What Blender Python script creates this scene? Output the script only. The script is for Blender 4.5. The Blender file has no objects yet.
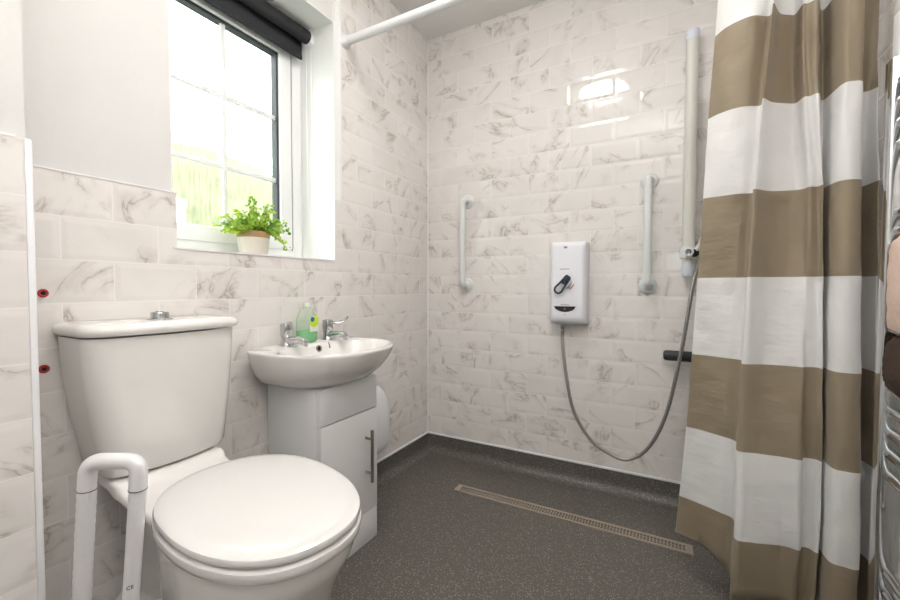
import bpy, bmesh, math, random
from math import sin, cos, pi, radians, sqrt
from mathutils import Vector, Matrix
random.seed(7)
scene = bpy.context.scene
COL = scene.collection

# ------------------------------------------------------------------ camera
F_PX = 405.584
YAW, PITCH, ROLL = 0.4987, 0.0314, 0.0018
CAM = Vector((1.22367, -1.98023, 0.93865))
fw = Vector((-sin(YAW)*cos(PITCH), cos(YAW)*cos(PITCH), -sin(PITCH)))
r0 = Vector((cos(YAW), sin(YAW), 0)); u0 = r0.cross(fw)
rr = cos(ROLL)*r0 + sin(ROLL)*u0
uu = -sin(ROLL)*r0 + cos(ROLL)*u0
cd = bpy.data.cameras.new('camera'); cam = bpy.data.objects.new('camera', cd); COL.objects.link(cam)
cd.sensor_width = 36; cd.lens = F_PX/900*36; cd.clip_start = .02; cd.clip_end = 100
M = Matrix((rr, uu, -fw)).transposed().to_4x4(); M.translation = CAM
cam.matrix_world = M
scene.camera = cam

# ------------------------------------------------------------------ world, light, exposure
world = bpy.data.worlds.new('world'); scene.world = world; world.use_nodes = True
bg = world.node_tree.nodes['Background']
bg.inputs[0].default_value = (.93, .97, 1.0, 1); bg.inputs[1].default_value = 3.2
scene.view_settings.view_transform = 'Standard'; scene.view_settings.look = 'None'
scene.view_settings.gamma = 1; scene.view_settings.use_curve_mapping = False
scene.view_settings.exposure = 1.06
LAMP_STRENGTH = 17.0

def portal(name, loc, rot, sx, sy):
    l = bpy.data.lights.new(name, 'AREA'); l.shape = 'RECTANGLE'; l.size = sx; l.size_y = sy
    l.cycles.is_portal = True
    o = bpy.data.objects.new(name, l); COL.objects.link(o); o.location = loc; o.rotation_euler = rot
portal('window_portal', (-.30, -1.06, 1.55), (0, radians(-90), 0), 1.0, .7)
portal('door_portal', (1.26, -2.56, 1.185), (radians(90), 0, 0), .2, .22)

# added fill spot, bounced off the ceiling to brighten the curtain side
fl = bpy.data.lights.new('bounce_fill', 'SPOT'); fl.energy = 80; fl.color = (1, .985, .975); fl.spot_size = radians(125); fl.spot_blend = 1; fl.shadow_soft_size = .06
fo = bpy.data.objects.new('bounce_fill', fl); COL.objects.link(fo); fo.location = (1.30, -2.10, 1.55)
fo.rotation_euler = Vector((.10, .22, 1)).to_track_quat('-Z', 'Y').to_euler()

# ------------------------------------------------------------------ materials
def newmat(name):
    m = bpy.data.materials.new(name); m.use_nodes = True
    nt = m.node_tree
    return m, nt, nt.nodes['Principled BSDF']
def pm(name, col, rough=.5, metal=0, spec=.5, noise=0, nscale=40, bump=0, bscale=200, coat=0):
    m, nt, b = newmat(name)
    b.inputs['Base Color'].default_value = (*col, 1); b.inputs['Roughness'].default_value = rough
    b.inputs['Metallic'].default_value = metal; b.inputs['Specular IOR Level'].default_value = spec
    b.inputs['Coat Weight'].default_value = coat; b.inputs['Coat Roughness'].default_value = .05
    tc = nt.nodes.new('ShaderNodeTexCoord')
    n = nt.nodes.new('ShaderNodeTexNoise'); n.inputs['Scale'].default_value = nscale; n.inputs['Detail'].default_value = 4
    nt.links.new(tc.outputs['Object'], n.inputs['Vector'])
    mx = nt.nodes.new('ShaderNodeMix'); mx.data_type = 'RGBA'; mx.blend_type = 'MULTIPLY'
    mx.inputs[0].default_value = noise
    mx.inputs[6].default_value = (*col, 1)
    nt.links.new(n.outputs['Fac'], mx.inputs[7]); nt.links.new(mx.outputs[2], b.inputs['Base Color'])
    if bump:
        n2 = nt.nodes.new('ShaderNodeTexNoise'); n2.inputs['Scale'].default_value = bscale; n2.inputs['Detail'].default_value = 3
        nt.links.new(tc.outputs['Object'], n2.inputs['Vector'])
        bp = nt.nodes.new('ShaderNodeBump'); bp.inputs['Strength'].default_value = bump; bp.inputs['Distance'].default_value = .002
        nt.links.new(n2.outputs['Fac'], bp.inputs['Height']); nt.links.new(bp.outputs[0], b.inputs['Normal'])
    return m

def tile_mat(name, axis, sgn, seed):
    """glossy marble-look tiles 200 x 100 mm in half bond, slightly cushioned edges"""
    m, nt, b = newmat(name); N = nt.nodes.new; L = nt.links.new
    def val(x): return x
    def math_(op, a, c=None, d=None, clamp=False):
        n = N('ShaderNodeMath'); n.operation = op; n.use_clamp = clamp
        for i, v in enumerate((a, c, d)):
            if v is None: continue
            if isinstance(v, (int, float)): n.inputs[i].default_value = v
            else: L(v, n.inputs[i])
        return n.outputs[0]
    geo = N('ShaderNodeNewGeometry'); sep = N('ShaderNodeSeparateXYZ'); L(geo.outputs['Position'], sep.inputs[0])
    u = math_('MULTIPLY', sep.outputs[axis], sgn); z = sep.outputs[2]
    vz = math_('DIVIDE', math_('SUBTRACT', z, .1), .1)
    row = math_('FLOOR', vz); fz = math_('FRACT', vz)
    par = math_('FLOORED_MODULO', row, 2)
    uq = math_('DIVIDE', math_('ADD', math_('SUBTRACT', u, .09), math_('MULTIPLY', par, .1)), .2)
    col = math_('FLOOR', uq); fu = math_('FRACT', uq)
    du = math_('MULTIPLY', math_('MINIMUM', fu, math_('SUBTRACT', 1, fu)), .2)
    dz = math_('MULTIPLY', math_('MINIMUM', fz, math_('SUBTRACT', 1, fz)), .1)
    d = math_('MINIMUM', du, dz)
    def mr(x, a, c, lo, hi, smooth=True):
        n = N('ShaderNodeMapRange'); n.interpolation_type = 'SMOOTHSTEP' if smooth else 'LINEAR'
        L(x, n.inputs['Value']); n.inputs['From Min'].default_value = a; n.inputs['From Max'].default_value = c
        n.inputs['To Min'].default_value = lo; n.inputs['To Max'].default_value = hi
        return n.outputs['Result']
    grout = mr(d, .0008, .0018, 1, 0)
    # per tile random offset
    cx = N('ShaderNodeCombineXYZ'); L(col, cx.inputs[0]); L(row, cx.inputs[1]); cx.inputs[2].default_value = seed
    wn = N('ShaderNodeTexWhiteNoise'); wn.noise_dimensions = '3D'; L(cx.outputs[0], wn.inputs['Vector'])
    vm = N('ShaderNodeVectorMath'); vm.operation = 'MULTIPLY_ADD'; L(wn.outputs['Color'], vm.inputs[0])
    vm.inputs[1].default_value = (17, 23, 31)
    pc = N('ShaderNodeCombineXYZ'); L(u, pc.inputs[0]); L(z, pc.inputs[1])
    rsep = N('ShaderNodeSeparateColor'); L(wn.outputs['Color'], rsep.inputs[0])
    side = math_('SUBTRACT', math_('MULTIPLY', math_('GREATER_THAN', rsep.outputs[1], .42), 2), 1)
    angle = math_('MULTIPLY', side, math_('ADD', math_('MULTIPLY', rsep.outputs[2], .5), .45))
    vr = N('ShaderNodeVectorRotate'); vr.rotation_type = 'Z_AXIS'; L(pc.outputs[0], vr.inputs['Vector']); L(angle, vr.inputs['Angle'])
    mp = N('ShaderNodeMapping'); L(vr.outputs[0], mp.inputs['Vector']); mp.inputs['Scale'].default_value = (1.0, 1.55, 1)
    L(mp.outputs[0], vm.inputs[2])
    def vein(scale, dist, width, detail, off):
        n = N('ShaderNodeTexNoise'); n.inputs['Scale'].default_value = scale; n.inputs['Detail'].default_value = detail
        n.inputs['Distortion'].default_value = dist; n.inputs['Roughness'].default_value = .55
        a = N('ShaderNodeVectorMath'); a.operation = 'ADD'; L(vm.outputs[0], a.inputs[0]); a.inputs[1].default_value = (off, off*2, 0)
        L(a.outputs[0], n.inputs['Vector'])
        return mr(math_('ABSOLUTE', math_('SUBTRACT', n.outputs['Fac'], .5)), 0, width, 1, 0)
    n3 = N('ShaderNodeTexNoise'); n3.inputs['Scale'].default_value = 7; n3.inputs['Detail'].default_value = 3
    L(vm.outputs[0], n3.inputs['Vector'])
    gate = mr(n3.outputs['Fac'], .42, .64, 0, 1)
    v1 = math_('MULTIPLY', vein(3.4, 1.0, .011, 5, 0), gate)
    v2 = math_('MULTIPLY', vein(3.4, 1.0, .075, 5, 0), gate)
    n4 = N('ShaderNodeTexNoise'); n4.inputs['Scale'].default_value = 5; n4.inputs['Detail'].default_value = 3
    L(vm.outputs[0], n4.inputs['Vector'])
    cloud = mr(n4.outputs['Fac'], .45, .75, 0, 1)
    def mix(f, a, c):
        n = N('ShaderNodeMix'); n.data_type = 'RGBA'
        if isinstance(f, (int, float)): n.inputs[0].default_value = f
        else: L(f, n.inputs[0])
        for i, v in ((6, a), (7, c)):
            if isinstance(v, tuple): n.inputs[i].default_value = (*v, 1)
            else: L(v, n.inputs[i])
        return n.outputs[2]
    c = mix(math_('MULTIPLY', cloud, .5), (.83, .80, .775), (.73, .70, .67))
    c = mix(math_('MULTIPLY', v2, .42), c, (.48, .42, .375))
    c = mix(math_('MULTIPLY', v1, .60), c, (.34, .275, .235))
    tone = mr(wn.outputs['Value'], 0, 1, 0, .10)
    c = mix(tone, c, (.62, .58, .54))
    c = mix(math_('MULTIPLY', grout, .7), c, (.86, .835, .80))
    L(c, b.inputs['Base Color'])
    L(math_('ADD', math_('MULTIPLY', grout, .5), .07), b.inputs['Roughness'])
    h = mr(d, .0006, .016, 0, 1)
    bp = N('ShaderNodeBump'); bp.inputs['Strength'].default_value = 1.0; bp.inputs['Distance'].default_value = .0009
    L(h, bp.inputs['Height']); L(bp.outputs[0], b.inputs['Normal'])
    b.inputs['Specular IOR Level'].default_value = .5
    return m

T_BACK = tile_mat('marble_tile_back', 0, 1, 1.3)
T_SIDE = tile_mat('marble_tile_side', 1, -1, 4.7)
PLASTER = pm('painted_plaster', (.735, .725, .71), .75, noise=.04, nscale=3, bump=.08, bscale=120)
REVEAL = pm('white_reveal_lining', (.88, .88, .86), .35)
CEIL = pm('ceiling_paint', (.90, .885, .865), .85, noise=.03)
UPVC = pm('white_upvc', (.86, .87, .87), .28)
TRIMW = pm('white_tile_trim', (.86, .86, .88), .3)
CERAMIC = pm('white_ceramic', (.85, .83, .805), .07, spec=.55, coat=.3)
CERAMIC2 = pm('white_basin_ceramic', (.82, .805, .785), .07, spec=.55, coat=.3)
SEATM = pm('white_seat_plastic', (.775, .765, .75), .12, spec=.5)
SATIN = pm('white_satin_board', (.80, .80, .80), .32)
PLASTIC = pm('white_plastic', (.82, .825, .83), .3)
HEATERM = pm('white_heater_plastic', (.82, .82, .87), .28)
IVORY = pm('rail_ivory', (.76, .74, .69), .3)
CAPM = pm('cap_bluewhite', (.74, .78, .86), .35)
BARM = pm('grab_bar_white', (.76, .79, .78), .3)
GRIP_W = pm('ribbed_white_grip', (.78, .77, .78), .5, bump=.5, bscale=300)
RAILW = pm('white_powder_coat', (.80, .79, .80), .3)
CHROME = pm('chrome', (.56, .565, .575), .07, metal=1)
NICKEL = pm('brushed_nickel', (.36, .33, .30), .38, metal=1)
STEEL = pm('drain_steel', (.66, .58, .49), .36, metal=.8, noise=.3, nscale=60)
HOSEM = pm('steel_hose', (.40, .39, .38), .35, metal=1)
BLACK = pm('black_plastic', (.012, .012, .014), .35)
NAVY = pm('dark_navy_plastic', (.012, .016, .035), .3)
DARK = pm('dark_gap', (.008, .008, .008), .9)
GREYGRIP = pm('dark_grey_grip', (.035, .037, .04), .6, bump=.2)
GREYL = pm('grey_print', (.22, .22, .24), .6)
REDM = pm('red_plug_plastic', (.36, .025, .02), .45)
BLINDM = pm('charcoal_blind_fabric', (.022, .022, .026), .75, noise=.3, nscale=300, bump=.15, bscale=900)
GASKET = pm('grey_gasket', (.05, .055, .065), .5)
TAN_RIM = pm('tan_glaze', (.47, .29, .13), .5)
POTM = pm('cream_pot_glaze', (.80, .74, .66), .45, noise=.15, nscale=60)
SOIL = pm('potting_soil', (.05, .03, .02), .95)
STEMM = pm('plant_stem', (.22, .34, .06), .6)
TOWEL_B = pm('beige_towel', (.80, .60, .50), .95, noise=.25, nscale=150, bump=1.0, bscale=260)
TOWEL_D = pm('brown_towel', (.055, .028, .018), .95, noise=.3, nscale=150, bump=1.0, bscale=260)
LIME = pm('lime_label', (.50, .68, .04), .4)
BLUE = pm('blue_label', (.02, .16, .42), .4)
LABELW = pm('pale_label', (.78, .84, .70), .4)
RUST = pm('tarnished_brass', (.28, .17, .08), .5, metal=.6)
PIVOT = pm('seal_line', (.16, .15, .14), .7)

def leaf_mat():
    m, nt, b = newmat('leaf_green')
    tc = nt.nodes.new('ShaderNodeTexCoord'); n = nt.nodes.new('ShaderNodeTexNoise'); n.inputs['Scale'].default_value = 22
    nt.links.new(tc.outputs['Object'], n.inputs['Vector'])
    cr = nt.nodes.new('ShaderNodeValToRGB'); cr.color_ramp.elements[0].position = .35; cr.color_ramp.elements[1].position = .68
    cr.color_ramp.elements[0].color = (.16, .36, .03, 1); cr.color_ramp.elements[1].color = (.60, .74, .10, 1)
    nt.links.new(n.outputs['Fac'], cr.inputs[0]); nt.links.new(cr.outputs[0], b.inputs['Base Color'])
    b.inputs['Roughness'].default_value = .45
    t = nt.nodes.new('ShaderNodeBsdfTranslucent'); nt.links.new(cr.outputs[0], t.inputs[0])
    mx = nt.nodes.new('ShaderNodeMixShader'); mx.inputs[0].default_value = .45
    nt.links.new(b.outputs[0], mx.inputs[1]); nt.links.new(t.outputs[0], mx.inputs[2])
    nt.links.new(mx.outputs[0], nt.nodes['Material Output'].inputs[0])
    return m
LEAF = leaf_mat()

def fabric_mat(name, col, trans):
    m, nt, b = newmat(name)
    tc = nt.nodes.new('ShaderNodeTexCoord')
    mp = nt.nodes.new('ShaderNodeMapping'); mp.inputs['Scale'].default_value = (9, 9, 26)
    nt.links.new(tc.outputs['Object'], mp.inputs[0])
    n = nt.nodes.new('ShaderNodeTexNoise'); n.inputs['Scale'].default_value = 1; n.inputs['Detail'].default_value = 3
    nt.links.new(mp.outputs[0], n.inputs['Vector'])
    w = nt.nodes.new('ShaderNodeTexNoise'); w.inputs['Scale'].default_value = 1400
    nt.links.new(tc.outputs['Object'], w.inputs['Vector'])
    ad = nt.nodes.new('ShaderNodeMath'); ad.operation = 'MULTIPLY_ADD'; ad.inputs[1].default_value = .06
    nt.links.new(w.outputs['Fac'], ad.inputs[0]); nt.links.new(n.outputs['Fac'], ad.inputs[2])
    bp = nt.nodes.new('ShaderNodeBump'); bp.inputs['Strength'].default_value = .55; bp.inputs['Distance'].default_value = .010
    nt.links.new(ad.outputs[0], bp.inputs['Height']); nt.links.new(bp.outputs[0], b.inputs['Normal'])
    b.inputs['Base Color'].default_value = (*col, 1); b.inputs['Roughness'].default_value = .55
    b.inputs['Sheen Weight'].default_value = .15
    t = nt.nodes.new('ShaderNodeBsdfTranslucent'); t.inputs[0].default_value = (*col, 1)
    mx = nt.nodes.new('ShaderNodeMixShader'); mx.inputs[0].default_value = trans
    nt.links.new(b.outputs[0], mx.inputs[1]); nt.links.new(t.outputs[0], mx.inputs[2])
    nt.links.new(mx.outputs[0], nt.nodes['Material Output'].inputs[0])
    return m
CURT_W = fabric_mat('curtain_white_fabric', (.87, .865, .855), .22)
CURT_T = fabric_mat('curtain_tan_fabric', (.34, .275, .19), .2)

def floor_mat():
    m, nt, b = newmat('speckled_safety_vinyl'); N = nt.nodes.new; L = nt.links.new
    geo = N('ShaderNodeNewGeometry')
    n1 = N('ShaderNodeTexNoise'); n1.inputs['Scale'].default_value = 420; n1.inputs['Detail'].default_value = 2
    L(geo.outputs['Position'], n1.inputs['Vector'])
    c1 = N('ShaderNodeValToRGB'); c1.color_ramp.elements[0].position = .34; c1.color_ramp.elements[1].position = .66
    c1.color_ramp.elements[0].color = (.028, .026, .023, 1); c1.color_ramp.elements[1].color = (.200, .180, .155, 1)
    L(n1.outputs['Fac'], c1.inputs[0])
    v = N('ShaderNodeTexVoronoi'); v.inputs['Scale'].default_value = 210
    L(geo.outputs['Position'], v.inputs['Vector'])
    mr = N('ShaderNodeMapRange'); mr.inputs['From Min'].default_value = .25; mr.inputs['From Max'].default_value = .42
    mr.inputs['To Min'].default_value = 1; mr.inputs['To Max'].default_value = 0
    L(v.outputs['Distance'], mr.inputs['Value'])
    sp = N('ShaderNodeSeparateColor'); L(v.outputs['Color'], sp.inputs[0])
    gt = N('ShaderNodeMath'); gt.operation = 'GREATER_THAN'; gt.inputs[1].default_value = .62; L(sp.outputs[0], gt.inputs[0])
    ml = N('ShaderNodeMath'); ml.operation = 'MULTIPLY'; L(mr.outputs[0], ml.inputs[0]); L(gt.outputs[0], ml.inputs[1])
    mx = N('ShaderNodeMix'); mx.data_type = 'RGBA'; L(ml.outputs[0], mx.inputs[0]); L(c1.outputs[0], mx.inputs[6])
    mx.inputs[7].default_value = (.36, .335, .30, 1)
    L(mx.outputs[2], b.inputs['Base Color']); b.inputs['Roughness'].default_value = .42
    bp = N('ShaderNodeBump'); bp.inputs['Strength'].default_value = .25; bp.inputs['Distance'].default_value = .001
    L(n1.outputs['Fac'], bp.inputs['Height']); L(bp.outputs[0], b.inputs['Normal'])
    return m
VINYL = floor_mat()

def glass_mat():
    m, nt, b = newmat('rain_textured_obscure_glass'); N = nt.nodes.new; L = nt.links.new
    geo = N('ShaderNodeNewGeometry')
    mp = N('ShaderNodeMapping'); mp.inputs['Scale'].default_value = (120, 120, 14); L(geo.outputs['Position'], mp.inputs[0])
    n = N('ShaderNodeTexNoise'); n.inputs['Scale'].default_value = 1; n.inputs['Detail'].default_value = 2; L(mp.outputs[0], n.inputs['Vector'])
    bp = N('ShaderNodeBump'); bp.inputs['Strength'].default_value = .10; bp.inputs['Distance'].default_value = .004
    L(n.outputs['Fac'], bp.inputs['Height'])
    b.inputs['Base Color'].default_value = (.97, .985, .97, 1); b.inputs['Roughness'].default_value = .04
    b.inputs['Metallic'].default_value = 1
    L(bp.outputs[0], b.inputs['Normal'])
    t = N('ShaderNodeBsdfTransparent'); cr = N('ShaderNodeValToRGB'); L(n.outputs['Fac'], cr.inputs[0]); L(cr.outputs[0], t.inputs[0])
    cr.color_ramp.elements[0].position = .33; cr.color_ramp.elements[1].position = .62; cr.color_ramp.elements[0].color = (.74, .78, .73, 1); cr.color_ramp.elements[1].color = (.97, .985, .96, 1)
    tl = N('ShaderNodeBsdfTranslucent'); tl.inputs[0].default_value = (.95, .97, .95, 1)
    m1 = N('ShaderNodeMixShader'); m1.inputs[0].default_value = .035; L(t.outputs[0], m1.inputs[1]); L(b.outputs[0], m1.inputs[2])
    m2 = N('ShaderNodeMixShader'); m2.inputs[0].default_value = .04; L(m1.outputs[0], m2.inputs[1]); L(tl.outputs[0], m2.inputs[2])
    L(m2.outputs[0], nt.nodes['Material Output'].inputs[0])
    return m
GLASS = glass_mat()

def clear_plastic(name, col, transp):
    m, nt, b = newmat(name); N = nt.nodes.new; L = nt.links.new
    b.inputs['Base Color'].default_value = (*col, 1); b.inputs['Roughness'].default_value = .08
    t = N('ShaderNodeBsdfTransparent'); t.inputs[0].default_value = (*[min(1, .3+.75*c) for c in col], 1)
    mx = N('ShaderNodeMixShader'); mx.inputs[0].default_value = transp
    L(b.outputs[0], mx.inputs[1]); L(t.outputs[0], mx.inputs[2]); L(mx.outputs[0], nt.nodes['Material Output'].inputs[0])
    return m
BOTTLE = clear_plastic('clear_bottle_plastic', (.80, .88, .78), .72)
SOAP = clear_plastic('green_soap', (.03, .60, .15), .10)

def emit(name, col, s):
    m = bpy.data.materials.new(name); m.use_nodes = True; nt = m.node_tree
    e = nt.nodes.new('ShaderNodeEmission'); e.inputs[0].default_value = (*col, 1); e.inputs[1].default_value = s
    nt.links.new(e.outputs[0], nt.nodes['Material Output'].inputs[0]); return m
LAMPM = emit('lit_lamp_diffuser', (1, .97, .935), LAMP_STRENGTH)
HEDGEM = pm('hedge_leaves', (.235, .24, .115), .7, noise=.5, nscale=8)
LAWNM = pm('lawn_green', (.06, .08, .03), .8, noise=.5, nscale=5)

# ------------------------------------------------------------------ mesh helpers
def box(bm, a, b, bev=0, seg=2):
    """axis aligned box from corner a to corner b"""
    t = bmesh.new(); bmesh.ops.create_cube(t, size=1)
    for v in t.verts:
        v.co = Vector([(a[i]+b[i])/2 + v.co[i]*(b[i]-a[i]) for i in range(3)])
    if bev: bmesh.ops.bevel(t, geom=list(t.edges), offset=bev, segments=seg, profile=.5, affect='EDGES')
    merge(bm, t)
def merge(bm, t):
    me = bpy.data.meshes.new('tmp'); t.to_mesh(me); t.free(); bm.from_mesh(me); bpy.data.meshes.remove(me)
def loft(bm, rings, cap=(True, True), closed=True):
    R = [[bm.verts.new(p) for p in r] for r in rings]
    n = len(R[0])
    for a, b in zip(R, R[1:]):
        for i in range(n if closed else n-1):
            j = (i+1) % n
            try: bm.faces.new((a[i], a[j], b[j], b[i]))
            except ValueError: pass
    if cap[0]: bm.faces.new(list(reversed(R[0])))
    if cap[1]: bm.faces.new(R[-1])
    return R
def tube(bm, pts, rad, n=12, cap=True):
    pts = [Vector(p) for p in pts]; rings = []
    rads = rad if isinstance(rad, (list, tuple)) else [rad]*len(pts)
    t0 = (pts[1]-pts[0]).normalized()
    nrm = t0.orthogonal().normalized()
    for i, p in enumerate(pts):
        t = (pts[min(i+1, len(pts)-1)] - pts[max(i-1, 0)]).normalized()
        nrm = (nrm - t*nrm.dot(t)).normalized(); bn = t.cross(nrm)
        rings.append([p + rads[i]*(cos(2*pi*k/n)*nrm + sin(2*pi*k/n)*bn) for k in range(n)])
    loft(bm, rings, (cap, cap))
def lathe(bm, prof, c, axis=(0, 0, 1), n=32, cap=(True, True)):
    """prof: list of (radius, height) along axis from c"""
    ax = Vector(axis).normalized(); a = ax.orthogonal().normalized(); b = ax.cross(a); c = Vector(c)
    loft(bm, [[c + ax*h + r*(cos(2*pi*k/n)*a + sin(2*pi*k/n)*b) for k in range(n)] for r, h in prof], cap)
def catmull(P, sub):
    P = [Vector(p) for p in P]; out = []
    for i in range(len(P)-1):
        a, b, c, d = P[max(i-1, 0)], P[i], P[i+1], P[min(i+2, len(P)-1)]
        for k in range(sub):
            t = k/sub
            out.append(.5*((2*b)+(c-a)*t+(2*a-5*b+4*c-d)*t*t+(3*b-a-3*c+d)*t**3))
    out.append(P[-1]); return out
def arc_path(P, rad, seg=6):
    """polyline with rounded corners"""
    P = [Vector(p) for p in P]; out = [P[0]]
    for i in range(1, len(P)-1):
        a, b, c = P[i-1], P[i], P[i+1]
        d1 = (a-b).normalized(); d2 = (c-b).normalized()
        r = min(rad, (a-b).length*.49, (c-b).length*.49)
        p1, p2 = b+d1*r, b+d2*r
        for k in range(seg+1):
            t = k/seg; out.append((1-t)**2*p1 + 2*t*(1-t)*b + t*t*p2)
    out.append(P[-1]); return out
def obj(name, bm, mat, parent=None, origin=None, smooth=True, angle=40, mods=None):
    bmesh.ops.recalc_face_normals(bm, faces=bm.faces[:])
    base = Vector(origin) if origin is not None else (Vector(parent['_o']) if parent is not None and '_o' in parent else Vector((0, 0, 0)))
    bmesh.ops.translate(bm, verts=bm.verts[:], vec=-base)
    me = bpy.data.meshes.new(name); bm.to_mesh(me); bm.free()
    for mm in (mat if isinstance(mat, (list, tuple)) else [mat]): me.materials.append(mm)
    if smooth:
        for pl in me.polygons: pl.use_smooth = True
        me.set_sharp_from_angle(angle=radians(angle))
    o = bpy.data.objects.new(name, me); COL.objects.link(o)
    if parent is not None: o.parent = parent; o['_o'] = list(base)
    else: o.location = base; o['_o'] = list(base)
    return o
def sub(o):            # a part whose children use the same origin
    return o
def tag(o, label, cat, group=None):
    o['label'] = label; o['category'] = cat
    if group: o['group'] = group
    return o
def thing(name, label, cat, loc, group=None):
    o = bpy.data.objects.new(name, None); COL.objects.link(o); o.location = loc; o.empty_display_size = .05
    o['_o'] = list(loc); return tag(o, label, cat, group)
def struct(name, bm, mat, parent=None, smooth=False):
    o = obj(name, bm, mat, parent, smooth=smooth)
    if parent is None: o['kind'] = 'structure'
    return o
def B(): return bmesh.new()
def text_mesh(bm, s, size, loc, xdir, ydir):
    cu = bpy.data.curves.new('tmp_text', 'FONT'); cu.body = s; cu.size = size; cu.align_x = 'CENTER'; cu.align_y = 'CENTER'; cu.extrude = .0002
    o = bpy.data.objects.new('tmp_text', cu); COL.objects.link(o)
    dg = bpy.context.evaluated_depsgraph_get(); me = bpy.data.meshes.new_from_object(o.evaluated_get(dg))
    x = Vector(xdir).normalized(); y = Vector(ydir).normalized(); zz = x.cross(y)
    me.transform(Matrix.Translation(Vector(loc)) @ Matrix((x, y, zz)).transposed().to_4x4())
    bm.from_mesh(me); bpy.data.meshes.remove(me); bpy.data.objects.remove(o); bpy.data.curves.remove(cu)

# ------------------------------------------------------------------ room shell
W, H, YF = 1.662, 2.325, -2.45
TOPT = 1.2                                   # half-height tiling
YWL, YWR, ZS, ZH = -1.350, -.727, 1.05, 2.018    # window reveal
bm = B(); box(bm, (-.2, YF-.1, -.1), (W+.1, .1, 0)); struct('floor', bm, VINYL)
bm = B(); box(bm, (-.2, YF-.1, H), (W+.1, .1, H+.1)); struct('ceiling', bm, CEIL)
bm = B(); box(bm, (-.2, 0, 0), (W+.1, .1, H)); struct('wall_back', bm, T_BACK)
bm = B(); box(bm, (W, YF, 0), (W+.1, 0, H)); struct('wall_right', bm, T_SIDE)
# left wall: masonry with a window opening, tile skin 6 mm proud
bm = B(); xi, xo = -.006, -.19
box(bm, (xo, YF, 0), (xi, YWL, H)); box(bm, (xo, YWR, 0), (xi, 0, H))
box(bm, (xo, YWL, 0), (xi, YWR, ZS-.004)); box(bm, (xo, YWL, ZH), (xi, YWR, H))
struct('wall_left', bm, PLASTER)
bm = B(); YT = -1.341; YB = -.692
box(bm, (xi, YF, .0), (0, YT, TOPT)); box(bm, (xi, YT, 0), (0, YWR, ZS-.004)); box(bm, (xi, YWR, 0), (0, YB, 1.3)); box(bm, (xi, YB, 0), (0, 0, H))
struct('wall_left_tiling', bm, T_SIDE)
# protruding pier of wall nearest the camera
XP, YP = .21, -1.693
bm = B(); box(bm, (0, YF, 0), (XP-.006, YP-.006, H)); struct('wall_left_pier', bm, PLASTER)
bm = B(); box(bm, (XP-.006, YF, 0), (XP, YP-.009, TOPT)); struct('wall_left_pier_tiling', bm, T_SIDE)
bm = B(); box(bm, (XP-.010, YP-.010, 0), (XP+.003, YP+.001, TOPT+.002), .003); struct('trim_1', bm, TRIMW, smooth=True)
bm = B(); box(bm, (-.004, YP, TOPT), (.002, YT+.002, TOPT+.004)); struct('trim_2', bm, TRIMW)
bm = B(); box(bm, (-.004, YT, ZS-.005), (.003, YWR, ZS)); struct('trim_3', bm, TRIMW)
bm = B(); box(bm, (XP-.006, YF, TOPT), (XP+.001, YP-.02, TOPT+.004)); struct('trim_4', bm, TRIMW)
bm = B(); box(bm, (-.004, YB-.003, 1.3), (.0025, YB+.003, H)); struct('trim_5', bm, TRIMW)
# corner bead of sealant and light capping strip above the coved vinyl
bm = B(); box(bm, (0, -.004, .1), (.004, 0, H)); struct('trim_6', bm, TRIMW)
bm = B(); box(bm, (0, -.008, .098), (W, 0, .106)); struct('trim_7', bm, TRIMW)
bm = B(); box(bm, (0, YP, .098), (.008, 0, .106)); struct('trim_8', bm, TRIMW)
# front wall with a half-glazed door behind the camera
DX0, DX1 = .76, 1.52
bm = B(); box(bm, (-.2, YF-.1, 0), (DX0, YF, H)); box(bm, (DX1, YF-.1, 0), (W+.1, YF, H)); box(bm, (DX0, YF-.1, 2.02), (DX1, YF, H))
struct('wall_front', bm, PLASTER)
bm = B(); box(bm, (DX0, YF-.075, 0), (1.19, YF-.03, 2.02)); box(bm, (1.33, YF-.075, 0), (DX1, YF-.03, 2.02))
box(bm, (1.19, YF-.075, 0), (1.33, YF-.03, 1.10)); box(bm, (1.19, YF-.075, 1.27), (1.33, YF-.03, 2.02))
d1 = struct('door_1', bm, UPVC)
bm = B(); box(bm, (1.19, YF-.056, 1.10), (1.33, YF-.050, 1.27)); g = obj('glass_pane', bm, GLASS, d1)
bm = B(); tube(bm, arc_path([(.83, YF-.03, 1.0), (.83, YF+.02, 1.0), (.95, YF+.02, 1.0)], .015), .009); obj('door_handle', bm, CHROME, d1)
# coved vinyl skirting
def cove(name, a, b, nx, ny):
    r = .045; prof = [(0.0, .0), (0, .1), (.005, .1), (.005, r+.005)]
    prof += [(.005+r-r*cos(t), .005+r-r*sin(t)-.004) for t in [radians(10*k) for k in range(1, 10)]] + [(.06, 0)]
    bm = B(); loft(bm, [[(p[0]+nx*d, p[1]+ny*d, z) for d, z in prof] for p in (a, b)])
    return struct(name, bm, VINYL, smooth=True)
cove('baseboard_back', (0, 0), (W, 0), 0, -1)
cove('baseboard_left', (0, 0), (0, YP), 1, 0)
cove('baseboard_right', (W, 0), (W, YF), -1, 0)
# window reveal lining
bm = B()
box(bm, (xo, YWR-.004, ZS), (.001, YWR, ZH)); box(bm, (xo, YWL, ZS), (-.007, YWL+.004, ZH))
box(bm, (xo, YWL, ZH-.004), (0, YWR, ZH)); box(bm, (xo, YWL, ZS-.004), (.002, YWR, ZS))
struct('trim_9', bm, REVEAL)
bm = B(); box(bm, (-.006, YB-.035+.0, 1.3), (.001, YB-.003, H)); struct('trim_10', bm, REVEAL)

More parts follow.
